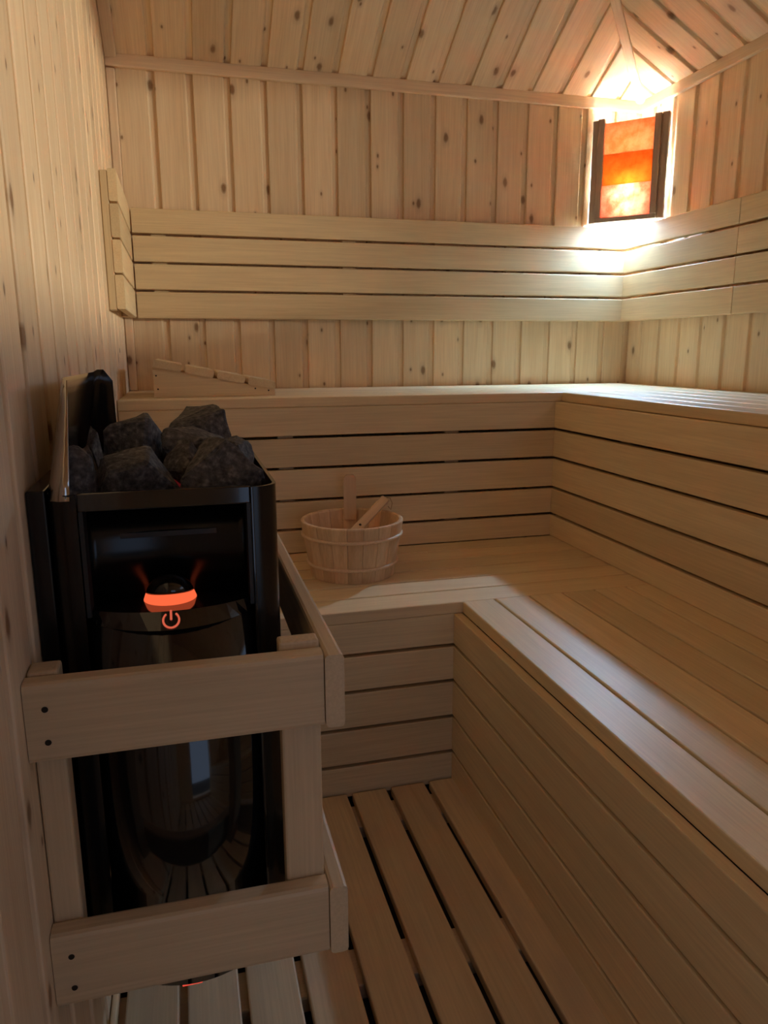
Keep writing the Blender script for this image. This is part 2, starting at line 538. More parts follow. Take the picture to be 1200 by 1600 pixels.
# ceiling: one roof plane over the back wall, one over the right wall, meeting in a hip
TH = 0.06
zo = ZT + BT * N
cv = [(-0.09, 0.09, zo - S * 0.09), (W + 0.09, 0.09, zo - S * 0.09), (-0.09, -W - 0.09, zo + S * (W + 0.09)),
      (W + 0.09, YF - 0.1, zo - S * 0.09), (-0.09, YF - 0.1, zo + S * (W + 0.09))]
cv2 = [(a, b, c + TH) for a, b, c in cv]
ce = obj('ceiling', poly_mesh('ceiling', cv + cv2, [(0, 1, 2), (1, 3, 4, 2), (5, 7, 6), (6, 7, 9, 8), (0, 5, 6, 1), (1, 6, 8, 3), (3, 8, 9, 4), (4, 9, 7, 2), (2, 7, 5, 0)]), M_PINE)
tag(ce, 'sloping hipped ceiling of knotty spruce boards', 'ceiling', kind='structure')
x = 0.0285 - P
while x < W - 0.005:
    x0 = max(x, 0.0)
    p = min(x + P, W) - x0
    if p > 0.02:
        clad_board(ce, frame((x0, 0, ZT), (1, 0, 0), (0, -1 / N, S / N), (0, -S / N, -1 / N)), lambda u: 0.0,
                   lambda u, x0=x0: max(W - x0 - u, 0.0) * N, p)
    x += P
y = 0.0136
while y > YF:
    y0 = min(y, 0.0)
    p = y0 - max(y - P, YF)
    if p > 0.02:
        clad_board(ce, frame((W, y0, ZT), (0, -1, 0), (-1 / N, 0, S / N), (-S / N, 0, -1 / N)), lambda u: 0.0,
                   lambda u, y0=y0: min(-(y0 - u), W) * N, p)
    y -= P

# trims
def trim(num, label, mesh, M=None):
    o = obj('trim_%d' % num, mesh, M_TRIM, None, M)
    return tag(o, label, 'trim', kind='structure')


def bar(name, a, b, across, w, t):
    a, b = Vector(a), Vector(b); l = (b - a).normalized(); ac = Vector(across); ac = (ac - l * ac.dot(l)).normalized()
    return slat_mesh(w, t, (b - a).length, 0.003), frame(a, ac, l, ac.cross(l))


me = slat_mesh(0.037, 0.0175, W - 0.002, 0.003)
trim(1, 'spruce batten along the top of the back wall under the ceiling', me, frame((W - 0.001, -0.018, 1.866), (0, 0, 1), (-1, 0, 0), (0, -1, 0)))
me = slat_mesh(0.037, 0.0175, -YF - 0.02, 0.003)
trim(2, 'spruce batten along the top of the right wall under the ceiling', me, frame((W - 0.018, YF + 0.001, 1.866), (0, 0, 1), (0, 1, 0), (-1, 0, 0)))
h0 = Vector((W - 0.02, -0.02, ZT + 0.02 * S - 0.004)); h1 = Vector((0.02, -W + 0.02, ZT + S * (W - 0.02) - 0.004))
hd = (h1 - h0).normalized(); hx = Vector((1, -1, 0)).normalized(); hz = hx.cross(hd)
if hz.z > 0:
    hx = -hx; hz = hx.cross(hd)
me = slat_mesh(0.030, 0.010, (h1 - h0).length, 0.003)
trim(3, 'narrow spruce batten covering the hip joint of the ceiling', me, frame(h0 - hx * 0.015 + hz * 0.009, hx, hd, hz))
me = slat_mesh(0.026, 0.0195, 1.86 - ZU - 0.003, 0.003)
trim(4, 'upright spruce corner batten between left wall and back wall', me, frame((0.0005, -0.020, ZU + 0.002), (1, 0, 0), (0, 0, 1), (0, -1, 0)))
me = slat_mesh(0.034, 0.0195, (W - 0.03) * N, 0.003)
ey = Vector((0, -1 / N, S / N)); ez = Vector((0, -S / N, -1 / N))
trim(5, 'spruce batten along the slope where ceiling meets the left wall', me, frame(Vector((0.0005, -0.02, ZT + 0.02 * S)) + ez * 0.0205, (1, 0, 0), ey, ez))

# ------------------------------------------------------------------ benches
GAP = 0.0075


# upper bench along the back wall
ub = thing('sauna_bench', (0, 0, ZL), 'upper slatted bench along the back wall, headrest on it', 'bench')
pitch = (-YU) / 6
for i in range(6):
    y1 = -i * pitch - (0.003 if i == 0 else 0)
    last = i == 5
    ya, yb = (YU if last else y1 - pitch + 0.0035), (-i * pitch - (0.002 if i == 0 else 0.0))
    w = yb - ya
    slat('seat_slat', ub, (W - 0.002, ya, ZU), (0, 1, 0), (-1, 0, 0), w, T, W - 0.004, M_BENCH)
UPZ = [(0.7905, 0.8699), (0.702, 0.7823), (0.6088, 0.694), (0.5240, 0.6012), (0.4505, 0.5163)]
for z0, z1 in UPZ:
    slat('skirt_slat', ub, (XU + 0.0, YU + 0.0008, z0), (0, 0, 1), (-1, 0, 0), z1 - z0, 0.022, XU - 0.002, M_BENCH, 0.0022)
for xs in (0.42, 0.92):
    box('post', ub, xs, xs + 0.045, YU + 0.024, YU + 0.069, ZL - 0.44, ZU - T - 0.001, M_BENCH, 0.003, 1)

# upper bench along the right wall
ur = thing('sauna_bench', (W, -1.5, ZL), 'upper slatted bench along the right wall, below the corner lamp', 'bench')
wid = W - 0.002 - XU
edges = [XU, 1.372, 1.4655, 1.5615, 1.6575, 1.7535, W - 0.002]
for i in range(6):
    a = edges[i] + (0.0055 if i else 0)
    slat('seat_slat', ur, (a, YF + 0.005, ZU), (1, 0, 0), (0, 1, 0), edges[i + 1] - a, T, YU - 0.003 - YF - 0.005, M_BENCH)
for z0, z1 in UPZ:
    slat('skirt_slat', ur, (XU + 0.0008, YU, z0), (0, 0, 1), (0, -1, 0), z1 - z0, 0.022, YU - YF - 0.005, M_BENCH, 0.0022)
for ys in (-0.84, -1.9):
    box('post', ur, XU + 0.024, XU + 0.069, ys - 0.045, ys, 0.01, ZU - T - 0.001, M_BENCH, 0.003, 1)

# lower bench along the back
lb = thing('sauna_bench', (0, YU, 0), 'lower slatted bench at the back, carrying the wooden bucket', 'bench')
pitch = (YU - YL) / 6
for i in range(6):
    ya = YL if i == 5 else YU - (i + 1) * pitch + 0.005
    yb = YU - i * pitch - 0.0005
    slat('seat_slat', lb, (XU - 0.0005, ya, ZL), (0, 1, 0), (-1, 0, 0), yb - ya, T, XU - 0.0025, M_BENCH, 0.0026)
LOZ = [(0.3480, 0.4219), (0.2578, 0.3400), (0.1655, 0.2498), (0.0730, 0.1575), (-0.012, 0.0650)]
for z0, z1 in LOZ:
    slat('skirt_slat', lb, (XL, YL + 0.0008, z0), (0, 0, 1), (-1, 0, 0), z1 - z0, 0.022, XL - 0.002, M_BENCH, 0.0022)
for xs in (0.03, 0.60):
    box('post', lb, xs, xs + 0.045, YL + 0.024, YL + 0.069, -0.05, ZL - T - 0.001, M_BENCH, 0.003, 1)

# lower bench along the right
lr = thing('sauna_bench', (XU, -2.0, 0), 'lower slatted bench on the right, its seat slats running towards the viewer', 'bench')
edges = [XL, 0.8505, 0.939, 1.0255, 1.112, 1.1995, XU - 0.001]
for i in range(6):
    a = edges[i] + (0.0055 if i else 0)
    slat('seat_slat', lr, (a, YF + 0.005, ZL), (1, 0, 0), (0, 1, 0), edges[i + 1] - a, T, YL - 0.003 - YF - 0.005, M_BENCH, 0.0026)
for z0, z1 in LOZ:
    slat('skirt_slat', lr, (XL + 0.0008, YL, z0), (0, 0, 1), (0, -1, 0), z1 - z0, 0.022, YL - YF - 0.005, M_BENCH, 0.0022)
for ys in (-1.30, -2.2):
    box('post', lr, XL + 0.024, XL + 0.069, ys - 0.045, ys, -0.05, ZL - T - 0.001, M_BENCH, 0.003, 1)

# ------------------------------------------------------------------ duckboard
db = thing('duckboard', (0.38, -2.0, -0.052), 'slatted wooden duckboard covering the floor between benches and heater', 'duckboard')
g = [0.686 - 0.0954 * k for k in range(8)]
sl = [(0.6925, XL - 0.002)] + [(g[k + 1] + 0.0065, g[k] - 0.0065) for k in range(7)] + [(0.002, g[7] - 0.006)]
for a, b in sl:
    slat('slat', db, (a, YF + 0.01, 0.0), (1, 0, 0), (0, 1, 0), b - a, 0.021, YL - 0.006 - YF - 0.01, M_FLOOR, 0.003)
for k in range(5):
    yb = -1.09 - 0.417 * k
    slat('batten', db, (XL - 0.01, yb - 0.081, -0.0212), (0, 1, 0), (-1, 0, 0), 0.081, 0.030, XL - 0.016, M_FLOOR, 0.003)

# ------------------------------------------------------------------ backrests
BF = 0.042
BZ = [(1.388, 1.462), (1.3025, 1.3805), (1.2175, 1.2955), (1.1285, 1.2105)]
bb = thing('backrest', (0.9, -0.02, 1.128), 'slatted backrest on the back wall, four long boards above the upper bench', 'backrest')
xa, xb = BF + 0.003, W - BF - 0.001
for z0, z1 in BZ:
    slat('slat', bb, (xb, -BF, z0), (0, 0, 1), (-1, 0, 0), z1 - z0, 0.021, xb - xa, M_BENCH)
for xs in (0.10, 0.72, 1.32, 1.70):
    box('batten', bb, xs, xs + 0.045, -BF + 0.0215, -0.0008, 1.130, 1.458, M_BENCH)
bl = thing('backrest', (0.02, -0.3, 1.120), 'short slatted backrest on the left wall above the heater, board ends showing', 'backrest')
for z0, z1 in BZ:
    me = slat_mesh(z1 - z0 + 0.002, 0.021, 0.541 - 0.024, 0.0035)
    obj('slat', me, M_BENCH, bl, frame((BF - 0.001, -0.541, z1 + 0.004), (0, 0, -1), (0, 1, 0), (1, 0, 0)))
box('batten', bl, 0.0008, BF - 0.0225, -0.5405, -0.497, 1.128, 1.462, M_BENCH, 0.002, 1)
box('batten', bl, 0.0008, BF - 0.0225, -0.10, -0.056, 1.130, 1.460, M_BENCH, 0.002, 1)
br = thing('backrest', (W - 0.02, -0.34, 1.128), 'slatted backrest on the right wall nearest the corner lamp', 'backrest')
br2 = thing('backrest', (W - 0.02, -0.8, 1.128), 'second slatted backrest on the right wall, beyond the upright joint at the photo edge', 'backrest')
for z0, z1 in BZ:
    slat('slat', br, (W - BF, -BF - 0.001, z0), (0, 0, 1), (0, -1, 0), z1 - z0, 0.021, 0.640 - BF - 0.002, M_BENCH)
    slat('slat', br2, (W - BF, -0.6418, z0), (0, 0, 1), (0, -1, 0), z1 - z0, 0.021, 0.335, M_BENCH)
for ys, par in ((-0.16, br), (-0.42, br), (-0.60, br), (-0.70, br2), (-0.93, br2)):
    box('batten', par, W - BF + 0.0215, W - 0.0008, ys - 0.036, ys, 1.130, 1.458, M_BENCH)

# ------------------------------------------------------------------ headrest
hr = thing('headrest', (0.26, -0.3, ZU), 'wedge shaped slatted wooden headrest lying on the upper bench', 'headrest')
HY0, HY1 = -0.424, -0.14
hx0, hx1 = 0.092, 0.428


def htop(xx):
    return 0.984 + (xx - hx0) * (0.918 - 0.984) / (hx1 - hx0)


for ya in (HY0, HY1 - 0.022):
    HB = Vector((hx0, ya, ZU + 0.0005)); hw_ = hx1 - hx0
    me = prism_mesh('side', [(0, 0, 0), (0, hw_, 0), (htop(hx1) - 0.0022 - HB.z, hw_, 0), (htop(hx0) - 0.0022 - HB.z, 0, 0)], (0, 0, -0.022))
    obj('side_board', me, M_BENCH, hr, frame(HB, (0, 0, 1), (1, 0, 0), (0, 1, 0)) @ Matrix.Scale(-1, 4, (0, 0, 1)))
ang = math.atan2(0.918 - 0.984, hx1 - hx0)
hl = math.hypot(hx1 - hx0, 0.918 - 0.984)
d = Vector((math.cos(ang), 0, math.sin(ang))); nn = Vector((-d.z, 0, d.x))
sw = (hl - 3 * 0.010) / 4
for i in range(4):
    o0 = Vector((hx0, HY0 - 0.007, htop(hx0))) + d * (i * (sw + 0.010)) + nn * 0.0195
    slat('slat', hr, o0, d, (0, 1, 0), sw, 0.0215, HY1 - HY0 + 0.014, M_BENCH, 0.005)
for px, pz in ((0.100, 0.958), (0.103, 0.921), (0.372, 0.919), (0.410, 0.913)):
    screw(hr, (px, HY0 - 0.0004, pz), (0, -1, 0), 0.0024)

# ------------------------------------------------------------------ bucket
BC = Vector((0.577, -0.765, ZL + 0.0006))
bk = thing('bucket', BC, 'round wooden stave bucket with two hoops, on the lower bench', 'bucket')
RB, RT_, BH, ST = 0.1095, 0.1345, 0.147, 0.013


def rad(z):
    return RB + (RT_ - RB) * z / BH


NS = 20
for i in range(NS):
    a0 = 2 * math.pi * i / NS + 0.0035
    a1 = 2 * math.pi * (i + 1) / NS - 0.0035
    vs = []
    hs = BH
    K = 4
    for z, ins in ((0.0, 0.0), (hs - 0.0045, 0.0), (hs - 0.0012, 0.0014), (hs, 0.0045)):
        for dr_ in (-ins, -ST + ins):
            for k in range(K + 1):
                a = a0 + (a1 - a0) * k / K
                edge = -0.0007 if (k in (0, K) and dr_ == -ins) else 0
                vs.append(((rad(z) + dr_ + edge) * math.cos(a), (rad(z) + dr_ + edge) * math.sin(a), z))
    q = K + 1
    fs = []
    for k in range(K):
        for lv in range(3):
            b0, b1 = 2 * q * lv, 2 * q * (lv + 1)
            fs += [(b0 + k, b0 + k + 1, b1 + k + 1, b1 + k), (b0 + q + k, b1 + q + k, b1 + q + k + 1, b0 + q + k + 1)]
        fs += [(k, q + k, q + k + 1, k + 1), (6 * q + k, 6 * q + k + 1, 7 * q + k + 1, 7 * q + k)]
    for lv in range(3):
        b0, b1 = 2 * q * lv, 2 * q * (lv + 1)
        fs += [(b0, b1, b1 + q, b0 + q), (b0 + K, b0 + q + K, b1 + q + K, b1 + K)]
    me = poly_mesh('stave', vs, fs)
    # own frame with local Y up the stave for the grain
    R = Matrix.Rotation(-math.pi / 2, 4, 'X')
    me.transform(R)
    obj('stave', me, M_STAVE, bk, Matrix.Translation(BC) @ R.inverted())
ah = math.radians(80)
hc = Vector((math.cos(ah), math.sin(ah), 0)); ht = Vector((-math.sin(ah), math.cos(ah), 0))
me = prism_mesh('handle', [(-0.017, 0, 0.0), (0.017, 0, 0.0), (0.017, 0.115, 0.0), (0.010, 0.124, 0.0), (-0.010, 0.124, 0.0), (-0.017, 0.115, 0.0)], (0, 0, 0.012))
obj('handle_stave', me, M_STAVE, bk, frame(BC + hc * (rad(BH) - ST - 0.0135) + Vector((0, 0, 0.118)), ht, (0, 0, 1), ht.cross(Vector((0, 0, 1)))))
bm = bmesh.new(); bmesh.ops.create_cone(bm, cap_ends=True, segments=32, radius1=rad(0.01) - ST - 0.0005, radius2=rad(0.022) - ST - 0.0005, depth=0.012)
me = bpy.data.meshes.new('base'); bm.to_mesh(me); bm.free()
obj('base', me, M_STAVE, bk, Matrix.Translation(BC + Vector((0, 0, 0.016))))
for hz_ in (0.036, 0.110):
    pts = [BC + Vector(((rad(hz_) + 0.0012) * math.cos(t * math.pi / 24), (rad(hz_) + 0.0012) * math.sin(t * math.pi / 24), hz_)) for t in range(48)]
    me = tube_mesh([p - BC for p in pts], 0.0044, 8, True)
    obj('hoop', me, M_HOOP, bk, Matrix.Translation(BC))

# ladle leaning in the bucket
la, lbp = Vector((0.530, -0.832, 0.541)), Vector((0.686, -0.702, 0.634))
ld = thing('ladle', la, 'wooden ladle leaning in the bucket, flat handle over its rim', 'ladle')
dl = (lbp - la).normalized()
ac = dl.cross(Vector((0.25, -0.6, 0.9))).normalized()
me = slat_mesh(0.024, 0.012, (lbp - la).length, 0.003)
obj('handle', me, M_STAVE, ld, frame(la - ac * 0.012, ac, dl, ac.cross(dl)))
bm = bmesh.new(); bmesh.ops.create_uvsphere(bm, u_segments=16, v_segments=10, radius=0.036)
bmesh.ops.delete(bm, geom=[v for v in bm.verts if v.co.z > 0.012], context='VERTS')
me = bpy.data.meshes.new('bowl'); bm.to_mesh(me); bm.free()
ob = obj('bowl', me, M_STAVE, ld, Matrix.Translation(la + Vector((-0.004, 0.010, -0.010))))
md = ob.modifiers.new('thick', 'SOLIDIFY'); md.thickness = 0.006
k0 = lbp - dl * 0.008
screw(ld, la + dl * 0.095 + ac.cross(dl) * 0.0006, ac.cross(dl), 0.0036)  # dark disc for the knot hole in the handle
obj('cord', tube_mesh([k0 + Vector((0.006, 0, 0.004)), k0 + Vector((0.016, -0.002, 0.002)), k0 + Vector((0.021, -0.004, -0.012)), k0 + Vector((0.017, -0.004, -0.030)), k0 + Vector((0.010, -0.002, -0.020))], 0.0014, 6), M_CORD, ld)

# ------------------------------------------------------------------ heater guard rail
gr = thing('heater_guard', (0.16, -1.6, 0.33), 'wooden safety railing of four boards around the black heater', 'railing')
RZ = [(0.6215, 0.7060), (0.3325, 0.4205)]
for z0, z1 in RZ:
    r = slat('front_rail', gr, (0.2985, -1.882, z0), (0, 0, 1), (-1, 0, 0), z1 - z0, 0.026, 0.2978, M_GUARD, 0.0055)
    for zz in (z1 - 0.027, z0 + 0.022):
        screw(r, (0.020, -1.8823, zz), (0, -1, 0), 0.0034)
    me = slat_mesh(z1 - z0, 0.021, 0.60, 0.0045)
    obj('side_rail', me, M_GUARD, gr, frame((0.3205, -1.8845, z1 - 0.001), (0, 0, -1), (0, 1, 0), (1, 0, 0)))
box('post', gr, 0.254, 0.2985, -1.8558, -1.8335, 0.340, 0.713, M_GUARD, 0.003)
box('post', gr, 0.0008, 0.0305, -1.8558, -1.826, 0.340, 0.708, M_GUARD, 0.003)
box('post', gr, 0.254, 0.2985, -1.322, -1.300, 0.340, 0.713, M_GUARD, 0.003)

# ------------------------------------------------------------------ heater
HT = thing('sauna_heater', (0.14, -1.56, 0.21), 'black electric sauna heater on the left wall with glowing ring', 'heater')
HX0, HX1, HYF, HYB, HZ0, HZ1 = 0.021, 0.268, -1.785, -1.335, 0.262, 0.874
R_ = 0.028


def arc(cx, cy, r, a0, a1, n):
    return [(cx + r * math.cos(math.radians(a0 + (a1 - a0) * k / n)), cy + r * math.sin(math.radians(a0 + (a1 - a0) * k / n))) for k in range(n + 1)]


def shell(path, z0, z1, t, name, mat, parent):
    """wall of thickness t following an open path in plan"""
    n = len(path); outer = [Vector((p[0], p[1], 0)) for p in path]; inner = []
    for i, p in enumerate(outer):
        a = outer[max(i - 1, 0)]; b = outer[min(i + 1, n - 1)]
        dd = (b - a).normalized(); inner.append(p + Vector((-dd.y, dd.x, 0)) * t)
    loop = outer + inner[::-1]
    m = len(loop)
    vs = [(p.x, p.y, z0) for p in loop] + [(p.x, p.y, z1) for p in loop]
    fs = [(i, (i + 1) % m, (i + 1) % m + m, i + m) for i in range(m)]
    for i in range(n - 1):
        fs += [(i, i + 1, m - 2 - i, m - 1 - i), (m + i, 2 * m - 1 - i, 2 * m - 2 - i, m + i + 1)]
    me = poly_mesh(name, vs, fs)
    for pl_ in me.polygons:
        pl_.use_smooth = abs(pl_.normal.z) < 0.5
    o = obj(name, me, mat, parent)
    md_ = o.modifiers.new('crisp', 'EDGE_SPLIT'); md_.split_angle = math.radians(35)
    return o


path = [(0.2375, HYF)] + arc(HX1 - R_, HYF + R_, R_, -90, 0, 8) + arc(HX1 - R_, HYB - R_, R_, 0, 90, 6) + arc(HX0 + 0.012, HYB - 0.012, 0.012, 90, 180, 4)
path += arc(HX0 + 0.026, HYF + 0.026, 0.026, 180, 270, 6) + [(0.052, HYF)]
shell(path, HZ0, HZ1, 0.004, 'body_shell', M_SHELL, HT)
box('bottom_plate', HT, HX0 + 0.006, HX1 - 0.006, HYF + 0.004, HYB - 0.006, HZ0 + 0.004, HZ0 + 0.012, M_BLACK)
box('wall_bracket', HT, 0.0008, HX0 - 0.0008, -1.772, -1.36, 0.24, 0.878, M_SHELL, 0.002)
box('rim_band', HT, 0.0535, 0.236, HYF - 0.001, HYF + 0.010, 0.8555, 0.8755, M_GLOSS, 0.0015)
box('seam_strip', HT, 0.2362, 0.2392, HYF - 0.0025, HYF + 0.004, HZ0, HZ1 + 0.001, M_GLOSS, 0.0008, 1)
# concave niche behind the lamp ring
XC, HWD = 0.1445, 0.0905


def bow(sag, yb, n=16, hw=HWD):
    r_ = (hw * hw + sag * sag) / (2 * sag)
    th = math.asin(min(1, hw / r_))
    return [(XC + r_ * math.sin(-th + 2 * th * k / n), yb - (r_ * math.cos(-th + 2 * th * k / n) - (r_ - sag))) for k in range(n + 1)]


niche = [(xx, 2 * (HYF + 0.030) - yy) for xx, yy in bow(0.020, HYF + 0.030)]
vs = [(a, b, 0.738) for a, b in niche] + [(a, b, 0.860) for a, b in niche]
n = len(niche)
o = obj('niche', poly_mesh('niche', vs, [(i, i + 1, i + 1 + n, i + n) for i in range(n - 1)], True), M_NICHE, HT)
md = o.modifiers.new('thick', 'SOLIDIFY'); md.thickness = 0.003; md.offset = 1
for side in (0.0535, 0.2315):
    box('niche_side', HT, side, side + 0.0045, HYF + 0.0005, HYF + 0.030, 0.736, 0.8555, M_BLACK)
# control ledge: flat top, slanted bowed fascia
top = bow(0.028, HYF + 0.012); bot = bow(0.050, HYF + 0.014)
vs = [(a, b, 0.7415) for a, b in top] + [(a, b, 0.7265) for a, b in bot] + [(a, b, 0.7415) for a, b in niche] + [(a, b + 0.03, 0.7265) for a, b in top]
fs = []
for i in range(n - 1):
    fs += [(i, i + 1, n + i + 1, n + i), (i, 2 * n + i, 2 * n + i + 1, i + 1), (n + i, n + i + 1, 3 * n + i + 1, 3 * n + i)]
fs += [(0, n, 3 * n, 2 * n), (n - 1, 3 * n - 1, 4 * n - 1, 2 * n - 1)]
obj('control_ledge', poly_mesh('ledge', vs, fs), M_GLOSS, HT)
# bowed lower panel
lo = bow(0.044, HYF + 0.014, 20)
n2 = len(lo)
me = poly_mesh('panel', [(a, b, HZ0 + 0.006) for a, b in lo] + [(a, b, 0.7262) for a, b in lo], [(i, i + 1, i + 1 + n2, i + n2) for i in range(n2 - 1)], True)
o = obj('front_panel', me, M_GLOSS, HT)
md = o.modifiers.new('thick', 'SOLIDIFY'); md.thickness = 0.003; md.offset = 1
# rows of print on the lower panel
lp = bow(0.0446, HYF + 0.0137, 20)
sub = [p for p in lp if 0.068 < p[0] < 0.222]
k = len(sub)
me = bpy.data.meshes.new('print'); me.from_pydata([(a, b, 0.385) for a, b in sub] + [(a, b, 0.447) for a, b in sub], [], [(i, i + 1, i + 1 + k, i + k) for i in range(k - 1)])
uv = me.uv_layers.new()
for l in me.loops:
    v = me.vertices[l.vertex_index]
    uv.data[l.index].uv = ((v.co.x - sub[0][0]) / (sub[-1][0] - sub[0][0]), (v.co.z - 0.385) / 0.062)
for p_ in me.polygons: p_.use_smooth = True
tag(obj('printed_notice', me, M_PRINT, HT), 'rows of tiny pale print on the black panel')
# knob and glowing ring
KC = Vector((0.1415, -1.7525, 0.7417))
bm = bmesh.new()
prof = [(0.0, 0.029), (0.010, 0.0278), (0.018, 0.024), (0.0235, 0.0180), (0.0262, 0.0125), (0.0268, 0.0086)]
rings = []
for r0, z0 in prof[1:]:
    rings.append([bm.verts.new((r0 * math.cos(t * math.pi / 14), r0 * math.sin(t * math.pi / 14), z0 - 0.0008 - 0.16 * r0 * math.sin(t * math.pi / 14))) for t in range(28)])
cv_ = bm.verts.new((0, 0, prof[0][1]))
for i in range(28):
    bm.faces.new((cv_, rings[0][i], rings[0][(i + 1) % 28]))
    for a, b in zip(rings, rings[1:]):
        bm.faces.new((a[i], b[i], b[(i + 1) % 28], a[(i + 1) % 28]))
bm.faces.new(rings[-1])
bmesh.ops.recalc_face_normals(bm, faces=bm.faces)
me = bpy.data.meshes.new('knob'); bm.to_mesh(me); bm.free()
for p_ in me.polygons: p_.use_smooth = True
obj('control_knob', me, M_GLOSS, HT, Matrix.Translation(KC))
bm = bmesh.new(); bmesh.ops.create_cone(bm, cap_ends=True, segments=40, radius1=0.0300, radius2=0.0275, depth=0.0082)
for v in bm.verts:
    if v.co.z > 0: v.co.z += -0.0012 - 0.16 * v.co.y
me = bpy.data.meshes.new('ring'); bm.to_mesh(me); bm.free()
tag(obj('light_ring', me, M_RING, HT, Matrix.Translation(KC + Vector((0, 0, 0.0042)))), 'glowing orange ring under the knob')
# power symbol on the slanted fascia
fc = Vector((XC - 0.002, (min(p[1] for p in top) + min(p[1] for p in bot)) / 2, 0.7340))
fd = Vector((0, min(p[1] for p in bot) - min(p[1] for p in top), -0.015)).normalized()
fn = Vector((1, 0, 0)).cross(-fd).normalized()
if fn.z < 0: fn = -fn
ps = [(0.0085 * math.sin(t), 0.0100 * math.cos(t)) for t in [math.radians(38 + (284 * k / 20)) for k in range(21)]]
MI = frame(fc + fn * 0.0012, (1, 0, 0), -fd, fn)
tag(obj('power_symbol', tube_mesh([(a, b, 0) for a, b in ps], 0.0012, 6), M_ICON, HT, MI), 'red glowing power symbol')
obj('power_symbol', tube_mesh([(0, 0.0005, 0), (0, 0.0125, 0)], 0.0013, 6), M_ICON, HT, MI)
tag(obj('indicator_light', box_mesh(-0.012, 0.012, -0.003, 0.003, -0.002, 0.002, 0.0008), M_RED, HT, Matrix.Translation((0.139, -1.8125, HZ0 + 0.004))), 'small red light under the heater')
# stone tray and heating rods
box('stone_tray', HT, HX0 + 0.005, HX1 - 0.005, HYF + 0.040, HYB - 0.006, 0.814, 0.820, M_BLACK)
box('niche_top', HT, 0.054, 0.2362, HYF + 0.0105, HYF + 0.060, 0.8560, 0.8600, M_BLACK)
for xr in (0.10, 0.155, 0.21):
    obj('heating_rod', tube_mesh([(xr, -1.70, 0.822), (xr, -1.70, 0.840), (xr, -1.685, 0.850), (xr, -1.46, 0.850), (xr, -1.445, 0.840), (xr, -1.445, 0.822)], 0.004, 8), M_COIL, HT)
# steel deflector between stones and wall
secb = [(0.0465, -1.7865), (0.036, -1.786), (0.027, -1.780), (0.0225, -1.768), (0.0215, -1.74), (0.0215, -1.60), (0.0215, -1.46), (0.0215, -1.40), (0.025, -1.392), (0.040, -1.384), (0.067, -1.380)]
sect = [(0.0462, -1.722), (0.0435, -1.719), (0.0405, -1.712), (0.038, -1.700), (0.0365, -1.68), (0.038, -1.58), (0.040, -1.48), (0.042, -1.41), (0.046, -1.400), (0.054, -1.394), (0.066, -1.390)]
ztop = [0.992, 0.993, 0.994, 0.994, 0.994, 0.994, 0.994, 0.994, 0.997, 0.997, 0.980]
rows = 7
vs = []
for r in range(rows):
    f = r / (rows - 1)
    for (a, b), (c, e), zt_ in zip(secb, sect, ztop):
        vs.append((a + (c - a) * f, b + (e - b) * f, 0.868 + (zt_ - 0.868) * f))
m = len(secb)
for nm, c0, c1, mt in (('deflector', 0, 7, M_STEEL), ('deflector_wing', 7, m - 1, M_SHELL)):  # wing gets dark steel: reflections of stones and heater put into its colour
    o = obj(nm, poly_mesh('deflector', vs, [(r * m + i, r * m + i + 1, (r + 1) * m + i + 1, (r + 1) * m + i) for r in range(rows - 1) for i in range(c0, c1)], True), mt, HT)
    bm = bmesh.new(); bm.from_mesh(o.data)
    bmesh.ops.delete(bm, geom=[v for v in bm.verts if not v.link_faces], context='VERTS')
    bm.to_mesh(o.data); bm.free()
    md = o.modifiers.new('thick', 'SOLIDIFY'); md.thickness = 0.0012; md.offset = 0
    tag(o, 'polished steel deflector on the wall side' if c0 == 0 else 'rounded far end of the deflector, its dark reflections put into the colour')

# ------------------------------------------------------------------ stones
def rock(seed, sx, sy, sz):
    rnd = random.Random(seed)
    bm = bmesh.new()
    for k in range(12):
        v = Vector((rnd.gauss(0, 1), rnd.gauss(0, 1), rnd.gauss(0, 1))).normalized()
        v *= rnd.uniform(0.80, 1.15)
        bm.verts.new(v)
    r = bmesh.ops.convex_hull(bm, input=bm.verts)
    bmesh.ops.delete(bm, geom=[v for v in bm.verts if not v.link_faces], context='VERTS')
    bmesh.ops.bevel(bm, geom=bm.edges[:], offset=0.05, segments=1, affect='EDGES')
    bmesh.ops.triangulate(bm, faces=bm.faces)
    bmesh.ops.subdivide_edges(bm, edges=bm.edges[:], cuts=3, use_grid_fill=True)
    off = Vector((seed * 3.1, seed * 1.7, 0))
    for v in bm.verts:
        q = v.co * 2.2 + off
        v.co *= 1 + 0.05 * noise.noise(q) + 0.035 * noise.noise(q * 3) + 0.022 * noise.noise(q * 8)
    for i, s in enumerate((sx, sy, sz)):
        lo_ = min(v.co[i] for v in bm.verts); hi = max(v.co[i] for v in bm.verts)
        for v in bm.verts: v.co[i] = ((v.co[i] - lo_) / (hi - lo_) - 0.5) * s
    bmesh.ops.recalc_face_normals(bm, faces=bm.faces)
    me = bpy.data.meshes.new('stone'); bm.to_mesh(me); bm.free()
    return me


